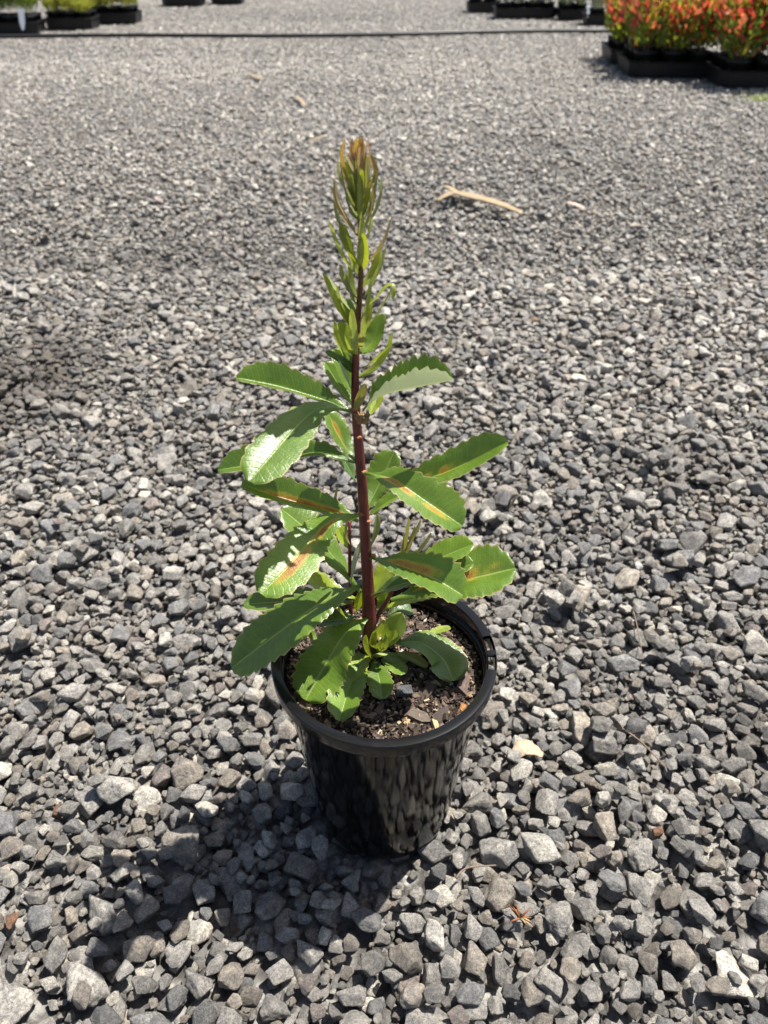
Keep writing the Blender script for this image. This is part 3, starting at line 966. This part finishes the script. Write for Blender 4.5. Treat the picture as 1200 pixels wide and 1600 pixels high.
sh([(480, 1420), (478, 1380), (495, 1320)], 64, (0.19, 0.2, 0.10), -.012, 180)
sh([(500, 1555), (585, 1495), (675, 1408)], 54, Y1, -.002, 0, 6)
sh([(455, 1460), (405, 1360), (358, 1255)], 88, GY, .004, 0, 8, (26, 26))
sh([(460, 1260), (430, 1190), (400, 1110)], 70, G1, .012, 0, 6)
sh([(478, 710), (395, 590), (345, 480), (335, 368)], 40, BR, .006, 180)
sh([(490, 620), (435, 540), (410, 440)], 60, Y2, -.008, 180, 0)
sh([(470, 560), (445, 470), (420, 385)], 60, Y2, .006, 0)
sh([(405, 430), (370, 340), (352, 235)], 46, YO, -.002, 180)
sh([(508, 670), (590, 570), (630, 450), (628, 335)], 50, Y2, .002, 0)
sh([(515, 660), (555, 540), (565, 395)], 44, BR, -.010, 180)
sh([(520, 760), (560, 680), (575, 580)], 74, Y1, .006, 0, 5)
sh([(480, 520), (430, 400), (388, 240), (395, 108)], 30, OR, -.004, 180)
sh([(482, 500), (470, 340), (420, 230), (398, 215)], 50, BR, -.012, 180)
sh([(495, 470), (540, 340), (548, 220), (530, 100)], 30, OR, -.004, 180)
sh([(500, 450), (575, 350), (568, 260), (545, 200)], 44, BR, .000, 180)
sh([(480, 380), (470, 230), (466, 108)], 30, (0.34, 0.26, 0.07), -.002, 180)
sh([(500, 380), (515, 200), (508, 100)], 30, OR, .004, 0)
sh([(455, 380), (430, 220), (440, 105)], 30, OR, .003, 0)
sh([(470, 360), (480, 220), (486, 98)], 48, (0.45, 0.26, 0.08), .006, 0)
sh([(420, 400), (375, 280), (370, 145)], 44, YO, .004, 0)
sh([(480, 560), (455, 440), (440, 330)], 64, Y2, -.010, 180)
sh([(490, 560), (500, 430), (505, 300)], 50, Y1, -.010, 180)
sh([(500, 600), (530, 480), (545, 330)], 46, Y2, .008, 0)
def spire(n, y0, y1, L0, L1, w0, w1, tints, open0, open1, seed):
    """narrow young leaves set spirally up the leading shoot, curving upwards"""
    r = random.Random(seed)
    for k in range(n):
        t = k / (n - 1)
        py_ = y0 + (y1 - y0) * t
        px_ = float(np.interp(-py_, [-q[1] for q in STEM], [q[0] for q in STEM]))
        a = k * 2.39996 + r.uniform(-.3, .3)
        L = (L0 + (L1 - L0) * t) * r.uniform(.8, 1.15) * 0.00047
        op = (open0 + (open1 - open0) * t) * r.uniform(.7, 1.3)
        b = P3(px_, py_)
        out = Vector((math.cos(a), math.sin(a), 0))
        pts = [b + out * .001]
        p = pts[0].copy()
        for st_ in range(4):
            an = op * (1.25 - 0.36 * st_) + r.uniform(-.08, .08)
            p = p + (out * math.sin(an) + Vector((0, 0, 1)) * math.cos(an)) * L / 4
            pts.append(p.copy())
        SURVEY[0] = pts
        c = tints[min(int(t * len(tints) + r.uniform(-.4, .4)), len(tints) - 1)]
        leaf(None, w0 + (w1 - w0) * t, c, 0, (40, 40), r.uniform(-25, 25), 'young', r.choice((0, 7)), .10)
SURVEY = [None]
TP = (0.29, 0.21, 0.12)
PK = (0.36, 0.22, 0.16)
spire(15, 590, 345, 90, 72, 17, 13, [Y1, Y1, Y2, Y1, Y1, Y2], .75, .50, 5)
spire(14, 352, 290, 72, 52, 12, 9, [Y1, YO, Y1, YO, TP], .46, .24, 6)
spire(20, 300, 256, 44, 24, 8, 6, [YO, TP, PK, PK, OR], .32, .24, 7)
sh([(455, 1570), (390, 1510), (275, 1435)], 54, GD, .004, 0, 5)
sh([(460, 1560), (405, 1490), (365, 1390)], 80, G1, .010, 0, 6)
sh([(470, 1590), (420, 1500), (380, 1440)], 90, G1, .004, 0, 6)
# --- the pruned tip, leaf scars and buds on the stem
def nub(name, p, r, mat, sq=(1, 1, 1), seed=0, rough=0.25):
    V = [Vector((v[0] * sq[0], v[1] * sq[1], v[2] * sq[2])) * r * (1 + rough * noise.noise(Vector(v * 2.3) + Vector((seed, 0, 0)))) + p for v in I3]
    return plant_mesh(name, V, F3, mat)
bud = P3(566, 655, -.008)
nub('dried_bud', bud, 0.0042, M_BUD, (1.1, 1.0, .8), 1, 0.5)
for k in range(14):
    a = k / 14 * 6.283
    d = Vector((math.cos(a) * 0.0046, math.sin(a) * 0.0040 - .001, 0.002 + 0.001 * random.random()))
    V, Fc = tube([bud + d * 0.3, bud + d, bud + d * 1.25 + Vector((0, 0, .0012))], [0.0011, 0.0009, 0.0004], 5)
    plant_mesh('bud_scale', V, Fc, M_BUD)
for x, y, r in ((569, 738, .0034), (564, 803, .0032), (560, 683, .0028), (576, 815, .0026), (583, 868, .0028), (553, 640, .003)):
    nub('leaf_scar', P3(x, y, -.0030), r * 0.62, M_NODE, (1.3, 1, .8), x, .5)

# ------------------------------------------------------------------ litter on the gravel
def litter_strip(name, P, widths, mat, label, cat, z=0.012, thick=0.0012, arch=0.004):
    """a dry leaf or straw: a strip of real thickness through the ground points P (pixels)."""
    pts = spline([at_z(x, y, z) for x, y in P], 18)
    V, Fc = [], []
    for i, p in enumerate(pts):
        T = (pts[min(i + 1, 18)] - pts[max(i - 1, 0)]).normalized()
        S = Vector((-T.y, T.x, 0)).normalized()
        w = float(np.interp(i / 18, np.linspace(0, 1, len(widths)), widths))
        up = arch * math.sin(i / 18 * math.pi) + 0.002 * noise.noise(Vector((i * .5, len(P), 2)))
        for v, h in ((-1, .0015), (-.4, -.0005), (0, .0004), (.4, -.0005), (1, .0015)): V.append(p + S * v * w + Vector((0, 0, up + h)))
        for v, h in ((1, .0015), (.4, -.0005), (0, .0004), (-.4, -.0005), (-1, .0015)): V.append(p + S * v * w * .98 + Vector((0, 0, up + h - thick)))
    for i in range(18):
        for k in range(10):
            Fc.append((i * 10 + k, i * 10 + (k + 1) % 10, (i + 1) * 10 + (k + 1) % 10, (i + 1) * 10 + k))
    Fc += [tuple(range(9, -1, -1)), tuple(180 + k for k in range(10))]
    c = sum(V, Vector()) / len(V)
    o = mesh_obj(name, [v - c for v in V], Fc, mat)
    o.location = c
    return tag(o, label, cat) if label else o

st = empty('dry_leaf', tuple(at_z(750, 312, 0.01)))
tag(st, 'long pale straw-coloured dry leaf with a forked end lying on the gravel behind the plant', 'dry leaf')
for P, w in (([(704, 299), (730, 305), (760, 313), (790, 322), (815, 333)], (.014, .025, .021, .016, .007)), ([(710, 300), (700, 304), (684, 312)], (.016, .012, .003)), ([(712, 300), (702, 294), (692, 292)], (.013, .010, .003))):
    o = litter_strip('blade', P, w, M_STRAW, None, None, 0.034, 0.005, 0.002)
    o.parent = st
    o.matrix_parent_inverse = Matrix.Translation(-st.location)
litter_strip('leaf_fragment', [(800, 1185), (820, 1172), (848, 1180)], (.004, .011, .003), simple('tan_flake', (0.40, 0.28, 0.19), .7, .35, 150), 'small tan leaf flake on the gravel beside the black pot', 'leaf litter', .010)
litter_strip('leaf_fragment', [(884, 316), (897, 321), (914, 326)], (.004, .012, .004), simple('pink_flake', (0.42, 0.31, 0.25), .7, .3, 150), 'faint pinkish leaf flake just beyond the end of the long dry leaf', 'leaf litter', .012)
litter_strip('leaf_fragment', [(385, 118), (398, 120), (412, 124)], (.006, .02, .006), M_STRAW, 'farthest dry leaf flake, out on the open gravel towards the hose', 'leaf litter', .012)
litter_strip('leaf_fragment', [(462, 150), (470, 158), (476, 166)], (.004, .012, .004), M_STRAW, 'short upright straw bit on the gravel high above the plant tip', 'leaf litter', .012)
litter_strip('leaf_fragment', [(484, 222), (500, 216), (514, 214)], (.003, .008, .003), M_STRAW, 'thin pale straw bit just beside the top of the plant', 'leaf litter', .012)
def twig(P, r, label):
    pts = spline([at_z(x, y, .012 + .002 * (i % 2)) for i, (x, y) in enumerate(P)], 14)
    c = sum(pts, Vector()) / len(pts)
    V, Fc = tube([p - c for p in pts], list(np.linspace(r, r * .5, 15)), 6, .3)
    o = mesh_obj('twig', V, Fc, M_TWIG)
    o.location = c
    tag(o, label, 'twig')
twig([(990, 955), (997, 985), (1004, 1025)], .0009, 'thin straight grey twig lying among stones, farther of two beside the pot')
twig([(972, 1138), (1005, 1162), (1040, 1200)], .0011, 'bent grey-brown twig among stones, nearer of two beside the pot')
twig([(712, 1372), (730, 1356), (775, 1352)], .0012, 'short brown twig on stones right by the foot of the pot')
hk = empty('seed_husk', tuple(at_z(812, 1435, .012)))
tag(hk, 'small reddish brown husk with straw bristles on the stones in front of the pot', 'seed husk')
for k in range(12):
    a = random.uniform(0, 6.283)
    L = random.uniform(.008, .015)
    d = Vector((math.cos(a), math.sin(a), random.uniform(.2, 1.0))).normalized()
    o = mesh_obj('bristle', *tube([d * .001, d * L * .6, d * L + Vector((0, 0, -.002))], [.0011, .0009, .0003], 5), M_HUSK if k % 3 else M_STRAW, hk)

# ------------------------------------------------------------------ nursery stock at the back
pp = spline([at_z(x, y, .02) for x, y in ((-160, 60), (0, 57), (200, 55), (420, 56), (600, 54), (800, 49), (985, 48))], 60)
c = pp[0].copy()
o = mesh_obj('irrigation_pipe', *tube([p - c for p in pp], [.0155] * 61, 12), M_PIPE)
o.location = c
tag(o, 'black poly irrigation hose running straight across the gravel at the back', 'hose')

def octagon(w, d, ch): return [(-w + ch, -d), (w - ch, -d), (w, -d + ch), (w, d - ch), (w - ch, d), (-w + ch, d), (-w, d - ch), (-w, -d + ch)]
def tray(loc, w, d, h, rz, label, cat='tray'):
    """a shallow black nursery tray with cut corners, a lip and ribs."""
    root = empty('nursery_tray', loc, rz)
    tag(root, label, cat, 'nursery trays at the back')
    V, Fc = [], []
    for (k, z, g) in ((0, 0.0, -.012), (1, h, 0.0), (2, h, -.007), (3, .008, -.018)):
        for x, y in octagon(w, d, .05): V.append((x * (1 + g / w), y * (1 + g / d), z))
    for k in range(3):
        for i in range(8):
            j = (i + 1) % 8
            Fc.append((k * 8 + i, k * 8 + j, k * 8 + 8 + j, k * 8 + 8 + i))
    Fc.append(tuple(24 + i for i in range(8)))
    Fc.append(tuple(range(7, -1, -1)))
    mesh_obj('tub', V, Fc, M_TRAY, root, False)
    V, Fc = [], []
    for (z, g) in ((h - .008, .001), (h + .003, .009), (h + .004, -.004), (h - .004, -.005)):
        for x, y in octagon(w, d, .05): V.append((x * (1 + g / w), y * (1 + g / d), z))
    for k in range(4):
        for i in range(8):
            j = (i + 1) % 8
            Fc.append((k * 8 + i, k * 8 + j, (k * 8 + 8) % 32 + j, (k * 8 + 8) % 32 + i))
    mesh_obj('lip', V, Fc, M_TRAY, root, False)
    return root

R8 = [(0.0, .004), (.046, .004), (.05, 0), (.066, .108), (.0705, .110), (.0715, .124), (.068, .125), (.065, .112), (.063, .105), (0.0, .100)]
PV, PF = lathe(R8, 28)
POT_ME = bpy.data.meshes.new('pot_shell')
POT_ME.from_pydata(PV, [], PF)
POT_ME.shade_smooth()
POT_ME.materials.append(M_TRAY)
def foliage(n, height, spread, leafl, leafw, cols, upright, base_z, dome=1.0, seed=0):
    """many small folded leaves spread through a crown; returns verts, faces, colours."""
    r = random.Random(seed)
    V, Fc, C = [], [], []
    for i in range(n):
        a = r.uniform(0, 6.283)
        t = r.random() ** 0.75
        z = base_z + height * (0.12 + 0.88 * t)
        rr = spread * (0.35 + 0.65 * t * (1 if dome else 1)) * math.sqrt(r.random())
        if dome < 1: rr *= (1.15 - dome * 0)
        p = Vector((rr * math.cos(a), rr * math.sin(a), z - (0 if dome > .5 else .35 * height * (rr / spread) ** 2)))
        d = Vector((math.cos(a) * r.uniform(.2, 1), math.sin(a) * r.uniform(.2, 1), upright * r.uniform(.4, 1.4))).normalized()
        s = d.cross(Vector((r.gauss(0, 1), r.gauss(0, 1), r.gauss(0, 1)))).normalized()
        nn = s.cross(d)
        L, W = leafl * r.uniform(.6, 1.25), leafw * r.uniform(.7, 1.2)
        b = len(V)
        V += [p, p + d * L * .5 + s * W + nn * W * .4, p + d * L, p + d * L * .5 - s * W + nn * W * .4]
        Fc += [(b, b + 1, b + 2), (b, b + 2, b + 3)]
        c = cols(t, r)
        k = r.uniform(.75, 1.2)
        C += [(c[0] * k, c[1] * k, c[2] * k, 1)] * 6
    return V, Fc, C
def foliage_mesh(*a, **k):
    V, Fc, C = foliage(*a, **k)
    me = bpy.data.meshes.new('foliage')
    me.from_pydata(V, [], Fc)
    me.materials.append(M_FAR)
    at = me.color_attributes.new('col', 'FLOAT_COLOR', 'CORNER')
    at.data.foreach_set('color', np.array(C, np.float32).ravel())
    return me
def c_red(t, r):
    q = r.random() + 0.55 * (t - .6)
    if q > .64: return r.choice(((.42, .05, .045), (.46, .09, .06), (.50, .17, .09), (.34, .05, .05), (.45, .13, .10)))
    if q > .50: return r.choice(((.38, .25, .05), (.30, .22, .04), (.42, .30, .05)))
    return r.choice(((.10, .16, .03), (.14, .20, .035), (.20, .24, .04)))
def c_lime(t, r): return r.choice(((.30, .32, .05), (.24, .27, .05), (.18, .24, .05), (.36, .35, .08)))
def c_lav(t, r):
    if t > .18 and r.random() < .55: return r.choice(((.30, .24, .60), (.36, .30, .64), (.48, .44, .66)))
    return r.choice(((.16, .24, .05), (.20, .27, .06), (.13, .20, .06)))
def c_grey(t, r): return r.choice(((.16, .19, .13), (.20, .22, .15), (.12, .15, .10)))
def c_grass(t, r): return r.choice(((.13, .22, .03), (.20, .28, .04), (.26, .32, .05), (.10, .17, .04)))
FOL = {'red': [foliage_mesh(230, .31, .175, .066, .018, c_red, 1.1, .095, seed=k) for k in range(4)],
       'lime': [foliage_mesh(420, .15, .115, .05, .006, c_lime, 1.0, .10, seed=k + 9) for k in range(3)],
       'grass': [foliage_mesh(260, .30, .10, .16, .005, c_grass, 1.6, .10, seed=k + 19) for k in range(2)],
       'lavender': [foliage_mesh(330, .13, .10, .035, .010, c_lav, .8, .10, seed=k + 29) for k in range(3)],
       'grey': [foliage_mesh(420, .20, .10, .05, .005, c_grey, 1.2, .10, seed=k + 39) for k in range(2)]}
V, Fc = [], []
for k in range(6):
    a = k * 1.05
    v, f = tube([Vector((.008 * math.cos(a), .008 * math.sin(a), .098)), Vector((.035 * math.cos(a), .035 * math.sin(a), .22)), Vector((.055 * math.cos(a), .055 * math.sin(a), .36))], [.003, .0025, .0015], 5)
    b = len(V); V += v; Fc += [tuple(q + b for q in g) for g in f]
STEMS = bpy.data.meshes.new('stems')
STEMS.from_pydata([tuple(v) for v in V], [], Fc)
STEMS.materials.append(M_TWIGSTEM)
WORD = {'red': ('red_tipped_shrub', 'red and orange leaved shrub'), 'lime': ('mounding_shrub', 'yellow-green mounding plant'),
        'grass': ('strappy_leaf_plant', 'strappy green tuft'), 'lavender': ('flowering_plant', 'pale violet flowering plant'), 'grey': ('grey_leaved_plant', 'grey-green plant')}
ORD = ['first', 'second', 'third', 'fourth', 'fifth']
def stock(kind, T, rz, xs, ys, where, stems=True, sc=1.0):
    for j, y in enumerate(ys):
        for i, x in enumerate(xs):
            p = Matrix.Rotation(rz, 3, 'Z') @ Vector((x, y, 0)) + Vector(T)
            nm, look = WORD[kind]
            row = ['front row', 'second row', 'third row', 'back row'][j]
            pt = bpy.data.objects.new('nursery_pot', POT_ME)
            pt.location = (p.x, p.y, p.z + .012)
            pt.rotation_euler.z = random.uniform(0, 6)
            link(pt)
            tag(pt, 'black nursery pot, %s of the %s, %s' % (ORD[i], row, where), 'pot', 'black pots in the nursery trays')
            e = empty(nm, (p.x, p.y, p.z + .012), random.uniform(0, 6.283))
            s_ = sc * random.uniform(.9, 1.12)
            e.scale = (s_, s_, s_ * random.uniform(.8, 1.15))
            tag(e, '%s, %s in %s, %s' % (look, ORD[i], row, where), 'plant', nm.replace('_', ' ') + 's in trays')
            f = bpy.data.objects.new('foliage', random.choice(FOL[kind]))
            link(f, e)
            if stems: link(bpy.data.objects.new('stems', STEMS), e)

def place_tray(px_, py_, w, d, h, rz, label):
    """front corner nearest the hose side at a ground pixel."""
    p = at_z(px_, py_, 0.006)
    return p
# the red-leaved stock, near
A = at_z(994, 121, .004)
rzA = math.radians(-4)
def tray_with(kind, fl, w, d, h, rz, nx, ny, label, where, stems=True, sc=1.0):
    c = Matrix.Rotation(rz, 3, 'Z') @ Vector((w - .05, d, 0)) + Vector(fl)
    c.z = .004
    tray(tuple(c), w, d, h, rz, label)
    sx, sy = 2 * w / nx, 2 * d / ny
    stock(kind, (c.x, c.y, c.z), rz, [(-w + sx * (i + .5)) * .95 for i in range(nx)], [(-d + sy * (j + .5)) * .95 for j in range(ny)], where, stems, sc)
    return c
tray_with('red', A, .275, .26, .085, rzA, 3, 3, 'black tray of red-leaved shrubs whose cut corner faces the open gravel', 'corner red-leaved tray')
B = at_z(1138, 137, .004)
tray_with('red', B, .275, .26, .085, rzA, 3, 3, 'nearest black tray of red-leaved shrubs, cut off by the picture edge', 'nearest red-leaved tray')
Cc = A + Vector((.02, .57, 0))
tray_with('red', Cc, .275, .26, .085, rzA, 3, 3, 'black tray of red-leaved shrubs behind the first one', 'rear red-leaved tray', sc=.95)
# violet flowered stock beyond the hose
for fx, fy, kind, w, d, nx, ny, lb in ((925, 39, 'grey', .20, .17, 2, 2, 'grey-leaved tray'), (884, 31, 'lavender', .14, .2, 2, 2, 'short violet-flowered tray'), (782, 28, 'lavender', .33, .2, 4, 2, 'long violet-flowered tray'),
                                       (738, 19, 'lavender', .18, .2, 2, 2, 'farthest violet-flowered tray')):
    tray_with(kind, at_z(fx, fy, .004), w, d, .085, 0.0, nx, ny, 'black nursery tray of ' + {'grey': 'grey-green plants next to the red shrubs', 'lavender': {4: 'violet flowers, the longest one beyond the hose', 2: 'violet flowers, %s' % ('between the long tray and grey plants' if fx > 800 else 'the farthest one, small')}[nx]}[kind], 'the ' + lb, False)
# green stock on the other side
for fx, fy, kind, w, d, nx, ny, rz, lb, tl in ((-40, 54, 'grass', .30, .22, 4, 3, 8, 'strappy-leaved tray', 'black tray of strappy green tufts with a white label, next to the hose'),
                                               (78, 46, 'lime', .22, .20, 3, 2, 2, 'nearer yellow-green tray', 'low black tray of yellow-green mounds, nearer of two'),
                                               (142, 37, 'lime', .25, .2, 3, 2, 2, 'farther yellow-green tray', 'low black tray of yellow-green mounds, farther of two'),
                                               (258, 9, 'lime', .25, .2, 3, 2, 0, 'distant tray at the top', 'distant black tray at the top edge of the picture, wider one'),
                                               (335, 6, 'lime', .2, .2, 2, 2, 0, 'small distant tray at the top', 'distant black tray at the top edge of the picture, narrower one')):
    tray_with(kind, at_z(fx, fy, .004), w, d, .085, math.radians(rz), nx, ny, tl, 'the ' + lb, False)
def plant_tag(p, h, w, lean, label):
    bm = bmesh.new()
    pr = [(-w * .35, 0), (w * .35, 0), (w, h * .35), (w, h), (-w, h), (-w, h * .35)]
    vs = [[bm.verts.new((x, y_, z)) for x, z in pr] for y_ in (-.0006, .0006)]
    bm.faces.new(vs[0]); bm.faces.new(vs[1][::-1])
    for i in range(6): bm.faces.new((vs[0][i], vs[1][i], vs[1][(i + 1) % 6], vs[0][(i + 1) % 6]))
    o = bm_obj('plant_label', bm, M_TAG)
    o.location = p
    o.rotation_euler = (lean, random.uniform(-.2, .2), random.uniform(-.3, .3))
    tag(o, label, 'plant label')
for x, y, Y, h, w, lb in ((36, 47, 0, .16, .026, 'white plastic plant label leaning on the tray of strappy tufts'), (985, 88, .2, .14, .018, 'white plant label at the corner of the red-leaved stock'), (1027, 74, .0, .12, .012, 'small white plant label in the first pot of red-leaved shrubs'), (918, 28, 0, .13, .016, 'pale plant label between the grey and the violet plants')):
    q = at_z(x, y, .06)
    plant_tag((q.x, q.y, .06), h, w, -.35, lb)
# a tuft of grass at the foot of the nearest tray
V, Fc, C = [], [], []
g0 = at_z(1188, 156, .0)
for k in range(90):
    p = Vector((random.gauss(0, .05), random.gauss(0, .02), 0))
    d = Vector((random.gauss(0, .5), random.gauss(0, .5), 1)).normalized()
    L = random.uniform(.025, .06)
    s = Vector((-d.y, d.x, 0)).normalized() * .0015
    b = len(V)
    V += [p - s, p + s, p + d * L + Vector((d.x, d.y, 0)) * .01]
    Fc.append((b, b + 1, b + 2))
    C += [(.22 * random.uniform(.7, 1.3), .30, .05, 1)] * 3
o = mesh_obj('grass_tuft', V, Fc, M_FAR, None, False)
o.location = g0
a = o.data.color_attributes.new('col', 'FLOAT_COLOR', 'CORNER')
a.data.foreach_set('color', np.array(C, np.float32).ravel())
tag(o, 'small tuft of light green grass growing at the foot of the nearest tray', 'grass')
